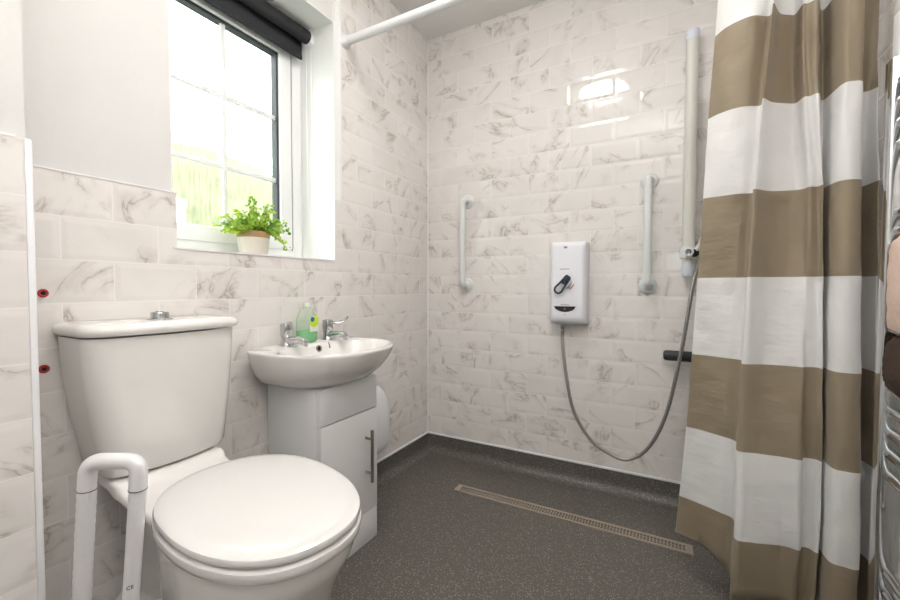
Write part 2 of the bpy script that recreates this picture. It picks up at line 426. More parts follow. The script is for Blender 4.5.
# ------------------------------------------------------------------ window
def rect_frame(bm, x0, x1, ya, yb, za, zb, w, bev=.003):
    box(bm, (x0, ya, za), (x1, ya+w, zb), bev); box(bm, (x0, yb-w, za), (x1, yb, zb), bev)
    box(bm, (x0, ya+w*.9, za), (x1, yb-w*.9, za+w), bev); box(bm, (x0, ya+w*.9, zb-w), (x1, yb-w*.9, zb), bev)
bm = B(); rect_frame(bm, -.255, -.191, -1.448, -.7275+.012, ZS-.01, ZH+.02, .062)
win = struct('window_1', bm, UPVC, smooth=True)
bm = B(); rect_frame(bm, -.240, -.184, -1.392, -.786, 1.094, 1.946, .054, .004)
sash = obj('window_sash', bm, UPVC, win)
bm = B(); box(bm, (-.222, -.788, 1.0925), (-.186, -.7845, 1.9475)); box(bm, (-.222, -1.39, 1.944), (-.186, -.786, 1.9475))
obj('sash_seal', bm, GASKET, sash, smooth=False)
bm = B(); box(bm, (-.228, -.850, 1.147), (-.198, -.839, 1.893)); box(bm, (-.228, -1.3385, 1.881), (-.198, -.839, 1.893))
obj('glazing_gasket', bm, GASKET, sash, smooth=False)
GY0, GY1, GZ0, GZ1 = -1.338, -.840, 1.147, 1.892
bm = B(); box(bm, (-.224, GY0, GZ0), (-.218, GY1, GZ1)); obj('glass_pane', bm, GLASS, win, smooth=False)
bm = B()
for z in (1.374, 1.626): box(bm, (-.216, GY0, z-.009), (-.204, GY1, z+.009), .003)
ym = -1.066; box(bm, (-.216, ym-.009, GZ0), (-.2035, ym+.009, GZ1), .003)
obj('glazing_bar', bm, UPVC, win)

# outside
bm = B(); box(bm, (-9, -8, -.6), (-.6, 6, -.5)); o = struct('ground_outside', bm, LAWNM)
bm = B(); bmesh.ops.create_icosphere(bm, subdivisions=5, radius=1)
rs = random.Random(3)
for v in bm.verts:
    d = v.co.copy(); w_ = .10*sin(9*d.x+3*d.y)+.08*sin(13*d.y+5*d.z)+.07*sin(17*d.z)
    s = 1+.35*w_+rs.uniform(-.015, .015)
    v.co = Vector((-5.0+1.1*d.x*s, .6+5.6*d.y*s, 1.0+1.95*d.z*s))
hedge = obj('hedge', bm, HEDGEM, origin=(-5, .6, -.5)); tag(hedge, 'pale green garden hedge blurred behind the rain-patterned window glass', 'hedge')

t = thing('garden_store', 'white garden store partly seen through the lower left window pane', 'garden store', (-2.7, -.25, -.5))
bm = B(); box(bm, (-2.9, -.55, -.5), (-2.5, .045, 1.62), .01); obj('cabinet_body', bm, UPVC, t)
bm = B(); box(bm, (-2.92, -.57, 1.62), (-2.49, .052, 1.70), .012); obj('roof_lid', bm, UPVC, t)

# ------------------------------------------------------------------ roller blind
ry0, ry1, rx, rz = YWL+.012, -.752, -.128, 1.978
t = thing('roller_blind', 'charcoal roller blind rolled up under the window head', 'blind', (rx, (ry0+ry1)/2, rz))
bm = B(); lathe(bm, [(.0, 0), (.0265, 0), (.0265, ry1-ry0), (0, ry1-ry0)], (rx, ry0, rz), (0, 1, 0), 28, (False, False)); obj('fabric_roll', bm, BLINDM, t)
bm = B(); box(bm, (rx-.028, ry0+.004, 1.898), (rx-.0255, ry1-.004, rz)); ff = obj('fabric_drop', bm, BLINDM, t, smooth=False)
bm = B(); box(bm, (rx-.032, ry0+.004, 1.890), (rx-.0215, ry1-.004, 1.910), .003); obj('bottom_bar', bm, BLINDM, ff)
for ya, yb in ((ry1+.001, YWR-.005), (YWL+.005, ry0-.001)):
    bm = B(); box(bm, (rx-.022, ya, rz-.026), (rx+.022, yb, ZH-.005), .004); lathe(bm, [(0, 0), (.019, 0), (.019, .006), (0, .006)], (rx, min(ya, yb)+.002, rz), (0, 1, 0), 20, (False, False))
    obj('bracket', bm, PLASTIC, t)
bm = B(); tube(bm, [(rx+.012, -.742, rz-.02), (rx+.013, -.742, 1.5), (rx+.012, -.742, 1.25)], .0011, 6)
tube(bm, [(rx-.016, -.742, rz-.02), (rx-.015, -.742, 1.5), (rx-.012, -.742, 1.25)], .0011, 6); obj('pull_cord', bm, PLASTIC, t)

# ------------------------------------------------------------------ ceiling lamp (over the middle of the room, seen mirrored in the tiles)
t = thing('ceiling_light', 'round white flush ceiling light reflected in the glossy back wall tiles', 'ceiling light', (.79, -1.03, H))
bm = B(); lathe(bm, [(0, 0), (.165, 0), (.165, -.03), (0, -.03)], (.79, -1.03, H), (0, 0, 1), 48, (False, False)); obj('base_ring', bm, PLASTIC, t)
bm = B(); lathe(bm, [(.152, -.03), (.15, -.045), (.132, -.062), (.09, -.075), (.04, -.081), (.001, -.082)], (.79, -1.03, H), (0, 0, 1), 48, (True, True)); obj('diffuser', bm, LAMPM, t)

# ------------------------------------------------------------------ shower curtain rod
RY, RZ = -.666, 1.969
t = thing('curtain_rod', 'straight white shower curtain rod fixed high between the side walls', 'curtain rod', (0, RY, RZ))
bm = B(); tube(bm, [(.012, RY, RZ), (W-.012, RY, RZ)], .0175, 20); obj('rod', bm, PLASTIC, t)
for a, s in ((0.0, 1), (W, -1)):
    bm = B(); lathe(bm, [(0, 0), (.028, 0), (.027, .006), (.022, .014), (.0205, .026), (0, .026)], (a, RY, RZ), (s, 0, 0), 28, (False, False)); obj('end_flange', bm, PLASTIC, t)

# ------------------------------------------------------------------ shower curtain
ZK = [.284+.2277*k for k in range(8)]
# plan sections of the folds: A left edge .. B, C crease, .. E, R recess, F0-F2 front fold, G, H back
SEC = {
 .284: [(1.257,-0.530),(1.290,-0.545),(1.327,-0.562),(1.362,-0.588),(1.390,-0.612),(1.381,-0.712),(1.417,-0.712),(1.477,-0.695),(1.514,-0.694),(1.524,-0.674),(1.538,-0.672),(1.556,-0.682),(1.561,-0.585),(1.566,-0.703),(1.594,-0.723),(1.620,-0.714),(1.622,-0.660),(1.640,-0.622),(1.653,-0.672)],
 .512: [(1.273,-0.545),(1.300,-0.556),(1.332,-0.575),(1.362,-0.598),(1.389,-0.624),(1.383,-0.696),(1.432,-0.695),(1.472,-0.693),(1.512,-0.694),(1.523,-0.672),(1.548,-0.672),(1.558,-0.676),(1.562,-0.585),(1.565,-0.706),(1.587,-0.728),(1.616,-0.713),(1.620,-0.660),(1.641,-0.612),(1.653,-0.668)],
 1.195: [(1.301,-0.600),(1.328,-0.612),(1.358,-0.621),(1.387,-0.622),(1.413,-0.620),(1.409,-0.672),(1.455,-0.620),(1.496,-0.602),(1.520,-0.612),(1.529,-0.634),(1.547,-0.627),(1.552,-0.644),(1.562,-0.590),(1.569,-0.658),(1.590,-0.679),(1.616,-0.660),(1.622,-0.610),(1.643,-0.570),(1.653,-0.640)],
 1.422: [(1.309,-0.588),(1.330,-0.618),(1.356,-0.636),(1.390,-0.638),(1.423,-0.632),(1.422,-0.676),(1.447,-0.638),(1.491,-0.601),(1.503,-0.606),(1.511,-0.634),(1.522,-0.634),(1.538,-0.642),(1.560,-0.590),(1.573,-0.671),(1.588,-0.682),(1.610,-0.672),(1.618,-0.620),(1.640,-0.600),(1.653,-0.612)],
 1.650: [(1.322,-0.590),(1.338,-0.616),(1.362,-0.637),(1.402,-0.648),(1.440,-0.632),(1.437,-0.684),(1.459,-0.628),(1.482,-0.606),(1.494,-0.606),(1.501,-0.640),(1.510,-0.640),(1.530,-0.648),(1.552,-0.590),(1.569,-0.678),(1.584,-0.688),(1.606,-0.676),(1.614,-0.630),(1.636,-0.615),(1.653,-0.605)],
}
def mixrow(a, b, t): return [(p[0]+(q[0]-p[0])*t, p[1]+(q[1]-p[1])*t) for p, q in zip(a, b)]
SEC[.12] = [(x-.006, y+.010) for x, y in mixrow(SEC[.284], SEC[.512], -.35)]
SEC[1.95] = [(x+.012, y*.55-.666*.45) for x, y in SEC[1.650]]
KEYS = sorted(SEC)
def section(z):
    i = max(k for k in range(len(KEYS)-1) if KEYS[k] <= z+1e-9)
    a, b = KEYS[i], KEYS[i+1]; t = (z-a)/(b-a)
    return mixrow(SEC[a], SEC[b], t)
levels = sorted(set([round(.12+k*(1.95-.12)/46, 4) for k in range(47)] + [round(z, 4) for z in ZK if z < 1.95]))
bm = B(); rows = []
for z in levels:
    # smooth across three neighbouring heights so the folds flow
    zs = [max(.12, z-.07), z, min(1.9499, z+.07)]
    S = [section(min(q, 1.9499)) for q in zs]
    P = [((a[0]+2*b[0]+c[0])/4, (a[1]+2*b[1]+c[1])/4, z) for a, b, c in zip(*S)]
    C_ = catmull(P, 8)
    row = []
    for k, p in enumerate(C_):
        w_ = .0022*sin(z*31+k*.21)+.0016*sin(z*57-k*.37+1)
        # gentle sag of the bottom hem
        zz = p.z + (.012*sin(k*.12) + max(0, .05-k*.0016) if z < .13 else 0)
        row.append(bm.verts.new((min(p.x, W-.006), p.y+w_, zz)))
    rows.append(row)
for i in range(len(rows)-1):
    zmid = (levels[i]+levels[i+1])/2
    kk = math.floor((zmid-.284)/.2277)
    for j in range(len(rows[0])-1):
        f = bm.faces.new((rows[i][j], rows[i][j+1], rows[i+1][j+1], rows[i+1][j])); f.material_index = 0 if kk % 2 == 0 else 1
curt = obj('shower_curtain', bm, [CURT_W, CURT_T], origin=(1.45, -.65, .12), angle=80)
sm = curt.modifiers.new('thick', 'SOLIDIFY'); sm.thickness = .0012
tag(curt, 'long shower curtain with wide white and tan stripes hanging in loose folds', 'shower curtain')

# ------------------------------------------------------------------ electric shower on the back wall
hx0, hx1, hz0, hz1, hd = .722, .887, .764, 1.150, .088
t = thing('electric_shower', 'white box electric shower unit with dark lever on the back wall', 'shower unit', ((hx0+hx1)/2, 0, hz0))
def rrect(x0, x1, z0, z1, r, n=6):
    out = []
    for cx, cz, a0 in ((x1-r, z1-r, 0), (x0+r, z1-r, 90), (x0+r, z0+r, 180), (x1-r, z0+r, 270)):
        for k in range(n+1):
            a = radians(a0+90*k/n); out.append((cx+r*cos(a), cz+r*sin(a)))
    return out
bm = B()
def hring(y, ins, insb, r):
    return [(x, y, z) for x, z in rrect(hx0+ins, hx1-ins, hz0+insb, hz1-ins, r)]
loft(bm, [hring(-.001, 0, .0, .008), hring(-.055, .0, .004, .010), hring(-.066, .001, .006, .012)], (True, False))
loft(bm, [hring(-.066, .001, .006, .012), hring(-.078, .006, .014, .016), hring(-.085, .012, .024, .02), hring(-.088, .022, .036, .024)], (False, True))
obj('housing', bm, HEATERM, t)
bm = B(); box(bm, (.868, -.0715, .80), (.8695, -.05, 1.13)); obj('cover_seam', bm, GREYL, t, smooth=False)
kx, kz = .797, .965
bm = B(); lathe(bm, [(0, 0), (.030, 0), (.029, .010), (.024, .016), (0, .016)], (kx, -.087, kz), (0, -1, 0), 28, (False, False)); kn = obj('dial', bm, CAPM, t)
ang = radians(232)     # lever points down-left
dv = Vector((cos(ang), 0, sin(ang))); pv = Vector((-sin(ang), 0, cos(ang)))
bm = B(); c0 = Vector((kx, -.106, kz))
loop = [c0 + dv*a + pv*b for a, b in ((-.028, -.011), (-.030, .010), (.010, .0125), (.048, .018), (.062, .010), (.062, -.010), (.048, -.018), (.010, -.0125), (-.028, -.011))]
tube(bm, arc_path(loop, .008, 4), .0045, 8)
q = [c0 + dv*a + pv*b for a, b in ((-.03, -.012), (-.03, .012), (.012, .013), (.012, -.013))]
loft(bm, [[p+Vector((0, -.005, 0)) for p in q], [p+Vector((0, .006, 0)) for p in q]])
obj('lever', bm, NAVY, kn)
bm = B(); lathe(bm, [(0, 0), (.012, 0), (.012, .004), (0, .004)], (kx-.001, -.111, kz+.003), (0, -1, 0), 16, (False, False)); obj('lever_cap', bm, BLACK, kn)
bm = B()
for k in range(9):
    a = radians(-40+k*27.5); 
    p = Vector((kx+.040*cos(a), -.0885, kz+.040*sin(a)))
    if k > 0: lathe(bm, [(0, 0), (.0013, 0), (.0013, .0006), (0, .0006)], p, (0, -1, 0), 8, (False, False))
obj('scale_marks', bm, GREYL, t, smooth=False)
bm = B()
for k in range(10):
    a = radians(-58+k*4.2); b_ = radians(-58+(k+.8)*4.2)
    ps = [Vector((kx+r*cos(x), -.0882, kz+r*sin(x))) for r, x in ((.036, a), (.036, b_), (.041, b_), (.041, a))]
    loft(bm, [ps, [p+Vector((0, -.0006, 0)) for p in ps]])
obj('red_mark', bm, REDM, t, smooth=False)
bm = B()   # dark crescent window near the bottom
pts = [(kx+.050-.10*k/12, .852) for k in range(13)] + [(kx-.050+.10*k/12, .852-.026*sqrt(max(0, sin(pi*k/12)))) for k in range(1, 12)]
loft(bm, [[(x-.002, -.0865, z) for x, z in pts], [(x-.002, -.0897, z) for x, z in pts]]); cw = obj('button_window', bm, BLACK, t, smooth=False)
bm = B(); lathe(bm, [(0, 0), (.0045, 0), (.0045, .001), (0, .001)], (kx-.002, -.0897, .840), (0, -1, 0), 14, (False, False)); obj('push_button', bm, GREYL, cw)
for xa_, xb_, za_, zb_ in ((kx-.009, kx+.007, 1.118, 1.127), (kx-.026, kx+.018, 1.0215, 1.0245), (kx-.021, kx+.017, .8575, .8600), (kx-.009, kx+.003, .8110, .8130)):
    bm = B(); box(bm, (xa_, -.0886, za_), (xb_, -.0879, zb_)); obj('printed_line', bm, GREYL, t, smooth=False)
bm = B(); lathe(bm, [(.011, .012), (.011, -.018), (.008, -.022), (.0075, -.032), (0, -.032)], (.776, -.045, .767), (0, 0, 1), 16); obj('outlet_nut', bm, CHROME, t)

# ------------------------------------------------------------------ riser rail with handset holder
rxc = 1.2845
t = thing('riser_rail', 'tall ivory shower riser rail with pale end caps on the back wall', 'shower rail', (rxc, 0, 1.0))
def oval(cx, cy, rx_, ry_, z, n=28): return [(cx+rx_*cos(2*pi*k/n), cy+ry_*sin(2*pi*k/n), z) for k in range(n)]
bm = B(); loft(bm, [oval(rxc, -.045, .0225, .018, 1.035), oval(rxc, -.045, .0225, .018, 1.945)]); obj('rail_tube', bm, IVORY, t)
for z0, z1, tp in ((1.940, 1.980, 1), (1.036, .985, 0)):
    bm = B(); d_ = z1-z0
    loft(bm, [oval(rxc, -.044, .0245, .020, z0), oval(rxc, -.044, .0245, .020, z0+d_*.75), oval(rxc, -.044, .021, .017, z1)])
    box(bm, (rxc-.018, -.04, min(z0, z1)+.004), (rxc+.018, -.001, max(z0, z1)-.008), .004); obj('end_cap', bm, CAPM, t)
bm = B(); loft(bm, [oval(rxc, -.046, .030, .025, 1.058), oval(rxc, -.046, .032, .027, 1.066), oval(rxc, -.046, .032, .027, 1.098), oval(rxc, -.046, .030, .025, 1.106)]); sl = obj('slider', bm, PLASTIC, t)
bm = B(); lathe(bm, [(0, 0), (.016, 0), (.016, .014), (.013, .02), (0, .02)], (rxc+.018, -.066, 1.078), (.35, -1, 0), 20, (False, False)); obj('clamp_knob', bm, BLACK, sl)
bm = B(); lathe(bm, [(0, 0), (.017, 0), (.0175, .02), (.017, .03), (.012, .03), (.0115, .004), (0, .004)], (rxc+.006, -.066, 1.080), (-.3, -1, .1), 20, (False, False))
tube(bm, [(rxc+.024, -.075, 1.085), (rxc+.038, -.085, 1.112), (rxc+.045, -.09, 1.145)], [.009, .008, .006], 12); obj('handset_cradle', bm, PLASTIC, sl)

# shower hose
hp = [(.776, -.045, .734), (.7765, -.05, .722), (.779, -.056, .69), (.798, -.078, .565), (.838, -.094, .385), (.912, -.10, .264), (.995, -.10, .212), (1.073, -.10, .199), (1.152, -.10, .268), (1.216, -.10, .424), (1.264, -.10, .68), (1.298, -.098, .93), (1.314, -.09, 1.02), (1.322, -.082, 1.06)]
bm = B(); pts = catmull(hp, 26); rads = [.0072+(.0007 if i % 2 else -.0003) for i in range(len(pts))]
tube(bm, pts, rads, 10); hose = obj('shower_hose', bm, HOSEM, origin=(1.07, -.1, .199)); tag(hose, 'flexible metal shower hose looping from the shower unit up to the riser rail', 'shower hose')

# ------------------------------------------------------------------ grab bars on the back wall
def grab_bar(x, z0, z1, label):
    t = thing('grab_bar', label, 'grab bar', (x, 0, z0), 'white grab bars on the back wall')
    yb = -.062
    bm = B(); tube(bm, arc_path([(x, -.006, z0), (x, yb, z0), (x, yb, z1), (x, -.006, z1)], .045, 9), .0155, 18); obj('bar', bm, BARM, t)
    for z in (z0, z1):
        bm = B(); lathe(bm, [(0, 0), (.037, 0), (.0365, .005), (.032, .009), (.020, .011), (.018, .016), (0, .016)], (x, 0, z), (0, -1, 0), 30, (False, False)); obj('flange', bm, BARM, t)
grab_bar(.253, .951, 1.398, 'white vertical grab bar near the corner with the window wall')
grab_bar(1.133, .948, 1.402, 'white vertical grab bar between shower unit and riser rail')

# dark padded rail end poking out behind the curtain
t = thing('support_rail', 'dark grey padded support rail end poking out left of the curtain', 'support rail', (W, -.055, .655))
bm = B(); tube(bm, [(1.199, -.055, .655), (1.203, -.055, .655), (1.212, -.055, .655), (1.40, -.055, .655)], [.010, .019, .0215, .0215], 20); obj('padded_grip', bm, GREYGRIP, t)
bm = B(); tube(bm, [(1.39, -.055, .655), (W-.004, -.055, .655)], .014, 16); obj('bar', bm, BARM, t)
bm = B(); lathe(bm, [(0, 0), (.038, 0), (.036, .008), (.018, .012), (0, .012)], (W, -.055, .655), (-1, 0, 0), 28, (False, False)); obj('flange', bm, BARM, t)

# ------------------------------------------------------------------ floor drain
dx0, dx1, dy0, dy1 = .357, 1.308, -.350, -.290
t = thing('floor_drain', 'long slotted steel drain channel set in the dark vinyl floor', 'drain', ((dx0+dx1)/2, (dy0+dy1)/2, 0))
bm = B()
box(bm, (dx0, dy0, 0), (dx1, dy0+.013, .004)); box(bm, (dx0, dy1-.013, 0), (dx1, dy1, .004)); box(bm, (dx0, dy0+.013, 0), (dx0+.022, dy1-.013, .004)); box(bm, (dx1-.022, dy0+.013, 0), (dx1, dy1-.013, .004))
obj('frame', bm, STEEL, t, smooth=False)
bm = B(); n = 78; xa, xb = dx0+.022, dx1-.022
for k in range(n+1):
    x = xa+(xb-xa)*k/n; box(bm, (x-.0020, dy0+.012, .0005), (x+.0020, dy1-.012, .003))
for y in (dy0+.0245, dy1-.0245): box(bm, (xa, y-.0018, .0005), (xb, y+.0018, .0032))
obj('grate', bm, STEEL, t, smooth=False)
bm = B(); box(bm, (dx0+.018, dy0+.010, 0), (dx1-.018, dy1-.010, .0006)); obj('channel', bm, DARK, t, smooth=False)

# ------------------------------------------------------------------ toilet
TC = -1.432
t = thing('toilet', 'white close-coupled toilet with closed lid against the window wall', 'toilet', (.0, TC, 0))
def sring(cx, cy, z, a_f, a_b, b, nf=2.0, nb=2.0, n=56, front_b=1.0):
    """egg ring: a_f reach towards +x, a_b towards -x, half width b"""
    out = []
    for k in range(n):
        th = 2*pi*k/n; c, s = cos(th), sin(th)
        e = 2/nf if c >= 0 else 2/nb
        x = (a_f if c >= 0 else a_b)*abs(c)**e*(1 if c >= 0 else -1); y = b*abs(s)**e*(1 if s >= 0 else -1)
        out.append((cx+x, cy+y, z))
    return out
# cistern: flat back, gently bowed front, tapering down
def cring(z, hw, xf, r, bow, n=7, x0=.006, dy=0):
    pts = [(x0, TC-hw)]
    m = 10
    # left front corner
    xs = xf - bow
    for k in range(n+1):
        a = radians(-90+90*k/n); pts.append((xs-r+r*cos(a), TC-hw+r+r*sin(a)))
    for k in range(1, m):
        y = -hw+r+(2*hw-2*r)*k/m; pts.append((xs+bow*(1-(y/(hw-r))**2), TC+y))
    for k in range(n+1):
        a = radians(90*k/n); pts.append((xs-r+r*cos(a), TC+hw-r+r*sin(a)))
    pts.append((x0, TC+hw))
    return [(x, y+dy, z) for x, y in pts]
bm = B()
prof = [(.499, .124, .132, .040, .010), (.503, .136, .144, .040, .010), (.515, .141, .151, .042, .010), (.57, .147, .159, .046, .008), (.63, .155, .165, .05, .005), (.70, .162, .170, .05, .002), (.77, .167, .174, .05, 0), (.826, .169, .176, .05, 0)]
loft(bm, [cring(z, hw, xf, r, .014, dy=dy) for z, hw, xf, r, dy in prof]); obj('cistern', bm, CERAMIC, t)
bm = B()
loft(bm, [cring(z, hw, xf, .052, .014, x0=.004) for z, hw, xf in [(.829, .1705, .178), (.831, .175, .184), (.838, .1785, .188), (.846, .1785, .188), (.852, .1755, .184), (.856, .169, .176), (.858, .15, .15)]])
lid = obj('cistern_lid', bm, CERAMIC, t)
bm = B(); bxc, byc = .098, -1.436
lathe(bm, [(0, 0), (.030, 0), (.0295, .003), (.020, .0045), (.0195, .016), (.0185, .018), (0, .0185)], (bxc, byc, .8575), (0, 0, 1), 28, (False, False)); bt = obj('flush_button', bm, CHROME, t)
bm = B(); box(bm, (bxc-.0185, byc-.0007, .875), (bxc+.0185, byc+.0007, .8766)); obj('button_split', bm, DARK, bt, smooth=False)
bm = B(); loft(bm, [cring(.495, .118, .128, .04, .01, dy=.010), cring(.501, .118, .128, .04, .01, dy=.010)]); obj('cistern_gasket', bm, PIVOT, t)
# pan: bowl under the seat, skirt, and rear platform rising to the cistern
XC = .455
bm = B()
pr = [(0.0, .135, .16, .112, .44, 0), (.03, .13, .155, .108, .44, 0), (.10, .13, .15, .108, .44, 0), (.18, .138, .165, .122, .442, -.05), (.24, .155, .19, .140, .446, -.10), (.30, .178, .20, .152, .450, -.15), (.36, .206, .205, .160, .452, -.19), (.41, .238, .20, .164, .454, -.196), (.436, .252, .195, .165, .454, -.196), (.461, .254, .194, .165, .454, -.196), (.464, .248, .188, .16, .454, -.196)]
def turn0(ring, cx, rot): return [(cx+(x-cx)*cos(rot)-(y-TC)*sin(rot), TC+(x-cx)*sin(rot)+(y-TC)*cos(rot), z) for x, y, z in ring]
loft(bm, [turn0(sring(cx, TC, z, af, ab, b, 2.15, 2.3), cx, ro) for z, af, ab, b, cx, ro in pr])
obj('bowl', bm, CERAMIC, t)
bm = B()   # rear platform: swept sections along x
def psec(x, hw, ztop, zbot, r=.018):
    out = []
    for (cy, cz, a0) in ((hw-r, ztop-r, 0), (-hw+r, ztop-r, 90), (-hw+r, zbot+r, 180), (hw-r, zbot+r, 270)):
        for k in range(5):
            a = radians(a0+90*k/4); out.append((x, TC+cy+r*cos(a), cz+r*sin(a)))
    return out
loft(bm, [psec(.012, .112, .496, .462, .012), psec(.09, .118, .496, .462, .012), psec(.142, .125, .496, .460, .008), psec(.155, .124, .492, .456, .012), psec(.166, .121, .482, .450, .012), psec(.185, .121, .474, .444, .012), psec(.22, .122, .469, .440, .012), psec(.28, .124, .467, .438, .012), psec(.34, .125, .466, .436, .012)])
obj('rear_platform', bm, CERAMIC, t)
bm = B()
loft(bm, [psec(.008, .080, .165, .002, .03), psec(.15, .080, .19, .002, .03), psec(.30, .085, .26, .002, .03), psec(.42, .09, .30, .002, .03)]); obj('trapway', bm, CERAMIC, t)
bm = B(); loft(bm, [psec(.06, .045, .464, .10, .02), psec(.20, .055, .462, .10, .02), psec(.40, .06, .46, .10, .02)]); obj('pan_web', bm, CERAMIC, t)
# seat ring and lid
ROT = -.196
def turn(ring, cx, rot=ROT): return [(cx+(x-cx)*cos(rot)-(y-TC)*sin(rot), TC+(x-cx)*sin(rot)+(y-TC)*cos(rot), z) for x, y, z in ring]
def egg(z, g, cx=.454, af=.264, ab=.203, b=.172): return turn(sring(cx, TC, z, af+g, ab+g, b+g, 2.25, 2.23, 90), cx)
bm = B(); loft(bm, [egg(.4625, -.012), egg(.4625, -.004), egg(.466, .000), egg(.475, .002), egg(.483, .001), egg(.4865, -.004)]); obj('seat', bm, SEATM, t)
bm = B(); loft(bm, [egg(.4905, -.008), egg(.492, -.002), egg(.498, .000), egg(.504, -.002), egg(.5085, -.010), egg(.511, -.028), egg(.5125, -.07), egg(.5133, -.13)]); sl_ = obj('seat_lid', bm, SEATM, t)

# ------------------------------------------------------------------ hinged toilet support rail, in front of the pier
P1t, P1b = Vector((.372, -1.684, .60)), Vector((.326, -1.700, .03))
P2t, P2b = Vector((.444, -1.642, .60)), Vector((.394, -1.661, .03))
t = thing('toilet_support_rail', 'white U-shaped support rail standing upright beside the toilet', 'support rail', (.38, -1.67, 0))
e1 = P1b.lerp(P1t, .95); e2 = P2b.lerp(P2t, .95)
up = (P1t-P1b).normalized()
bm = B(); tube(bm, arc_path([P1b.lerp(P1t, 1.0), P1t+up*.048, P2t+up*.048, P2b.lerp(P2t, 1.0)], .036, 10), .0130, 20); obj('top_bend', bm, RAILW, t)
bm = B(); n_ = 70; tube(bm, [P1b.lerp(P1t, k/n_) for k in range(n_+1)], [.0130+(.0005 if k % 2 else -.0004) for k in range(n_+1)], 20); obj('leg', bm, GRIP_W, t)
bm = B(); tube(bm, [P2b, P2t], .0122, 20); lg = obj('leg', bm, RAILW, t)
for p, r_ in ((P1t, .0135), (P2t, .0135)):
    bm = B(); tube(bm, [p-up*.0008, p+up*.0008], r_, 24); obj('joint_line', bm, PIVOT, t)
bm = B(); pm_ = Vector((.44-.018, -1.6525, .437)); nrm = (CAM-pm_); nrm.z = 0; nrm.normalize(); xd = Vector((-nrm.y, nrm.x, 0))
pcen = P2b.lerp(P2t, (.437-.03)/.57)
text_mesh(bm, 'CE', .0085, pcen + nrm*.0125 - xd*.003, xd, (0, 0, 1)); obj('printed_mark', bm, BLACK, lg, smooth=False)
bm = B(); box(bm, (.290, -1.73, 0), (.430, -1.63, .010), .004); box(bm, (.304, -1.722, .006), (.348, -1.678, .045), .006); box(bm, (.372, -1.683, .006), (.416, -1.639, .045), .006); obj('floor_bracket', bm, RAILW, t)

# ------------------------------------------------------------------ red wall plugs
for y, z, lab in ((-1.622, .924, 'upper red wall plug with a dark screw hole, level with the cistern lid'), (-1.624, .755, 'lower red wall plug with a dark screw hole, left of the cistern body')):
    t = thing('wall_plug', lab, 'wall plug', (0, y, z), 'red wall plugs left of the cistern')
    bm = B(); lathe(bm, [(.0045, 0), (.0095, 0), (.0095, .002), (.0075, .003), (.0045, .002)], (.0, y, z), (1, 0, 0), 24, (False, False)); obj('collar', bm, REDM, t)
    bm = B(); lathe(bm, [(0, 0), (.0047, 0), (.0047, .0012), (0, .0012)], (0, y, z), (1, 0, 0), 20, (False, False)); obj('screw_hole', bm, DARK, t)

# ------------------------------------------------------------------ vanity unit
vy0, vy1, vx = -1.062, -.783, .26
t = thing('vanity_cabinet', 'narrow white vanity cabinet with one door under the basin', 'cabinet', (.13, (vy0+vy1)/2, 0))
bm = B(); box(bm, (.009, vy0, .0), (vx-.019, vy1, .612), .001); obj('carcass', bm, SATIN, t)
bm = B(); box(bm, (vx-.018, vy0+.001, .494), (vx, vy1-.001, .612), .0015); obj('top_panel', bm, SATIN, t)
bm = B(); box(bm, (vx-.018, vy0+.001, .116), (vx, vy1-.001, .490), .0015); door = obj('door', bm, SATIN, t)
bm = B(); box(bm, (vx-.018, vy0+.001, .0), (vx-.001, vy1-.001, .113), .0015); obj('plinth', bm, SATIN, t)
bm = B(); hy = -.848; tube(bm, [(vx+.030, hy, .236), (vx+.030, hy, .424)], .006, 14)
for z in (.268, .392): tube(bm, [(vx-.001, hy, z), (vx+.030, hy, z)], .0048, 12)
obj('handle', bm, NICKEL, door)

# ------------------------------------------------------------------ basin
BCY = -.935
t = thing('basin', 'white D-shaped wash basin on top of the narrow vanity', 'basin', (.0, BCY, .612))
NB = 72
def outl(ang):
    c, s = cos(ang), sin(ang)
    if c >= 0:
        e = 2/2.35; return (.135+.243*abs(c)**e, .238*abs(s)**e*(1 if s >= 0 else -1))
    e = 2/5.0; return (.135-.132*abs(c)**e, .238*abs(s)**e*(1 if s >= 0 else -1)*(1-.10*(abs(c)**2)))
def bring(sx, sy, z): 
    return [(.003+(outl(2*pi*k/NB)[0]-.003)*sx, BCY+outl(2*pi*k/NB)[1]*sy, z) for k in range(NB)]
def inner(sx, sy, z, cx=.222):
    out = []
    for k in range(NB):
        a = 2*pi*k/NB; ox, oy = outl(a)
        th = math.atan2(oy/.238, (ox-.19)/.19)
        c, s = cos(th), sin(th); e = 2/2.3
        out.append((cx+sx*abs(c)**e*(1 if c >= 0 else -1), BCY+sy*abs(s)**e*(1 if s >= 0 else -1), z))
    return out
bm = B()
rings = [bring(.70, .66, .613), bring(.735, .705, .616), bring(.80, .79, .630), bring(.875, .875, .653), bring(.94, .94, .682), bring(.978, .977, .706), bring(.995, .993, .722), bring(1.0, 1.0, .728), bring(.995, .995, .733), bring(.98, .98, .735)]
rings += [inner(.140, .218, .734), inner(.135, .212, .731), inner(.128, .203, .715), inner(.118, .188, .685), inner(.095, .155, .655), inner(.06, .10, .642), inner(.03, .04, .639), inner(.018, .018, .638)]
loft(bm, rings); bas = obj('bowl', bm, CERAMIC2, t, angle=60)
bm = B(); lathe(bm, [(0, 0), (.020, 0), (.020, .003), (0, .0035)], (.222, BCY, .638), (0, 0, 1), 24, (False, False)); obj('waste', bm, CHROME, t)
ofx, ofz = .096, .714
bm = B(); lathe(bm, [(.0075, 0), (.012, 0), (.012, .003), (.0075, .003)], (ofx, BCY+.022, ofz), (1, 0, .25), 24, (False, False)); ov = obj('overflow_ring', bm, NICKEL, t)
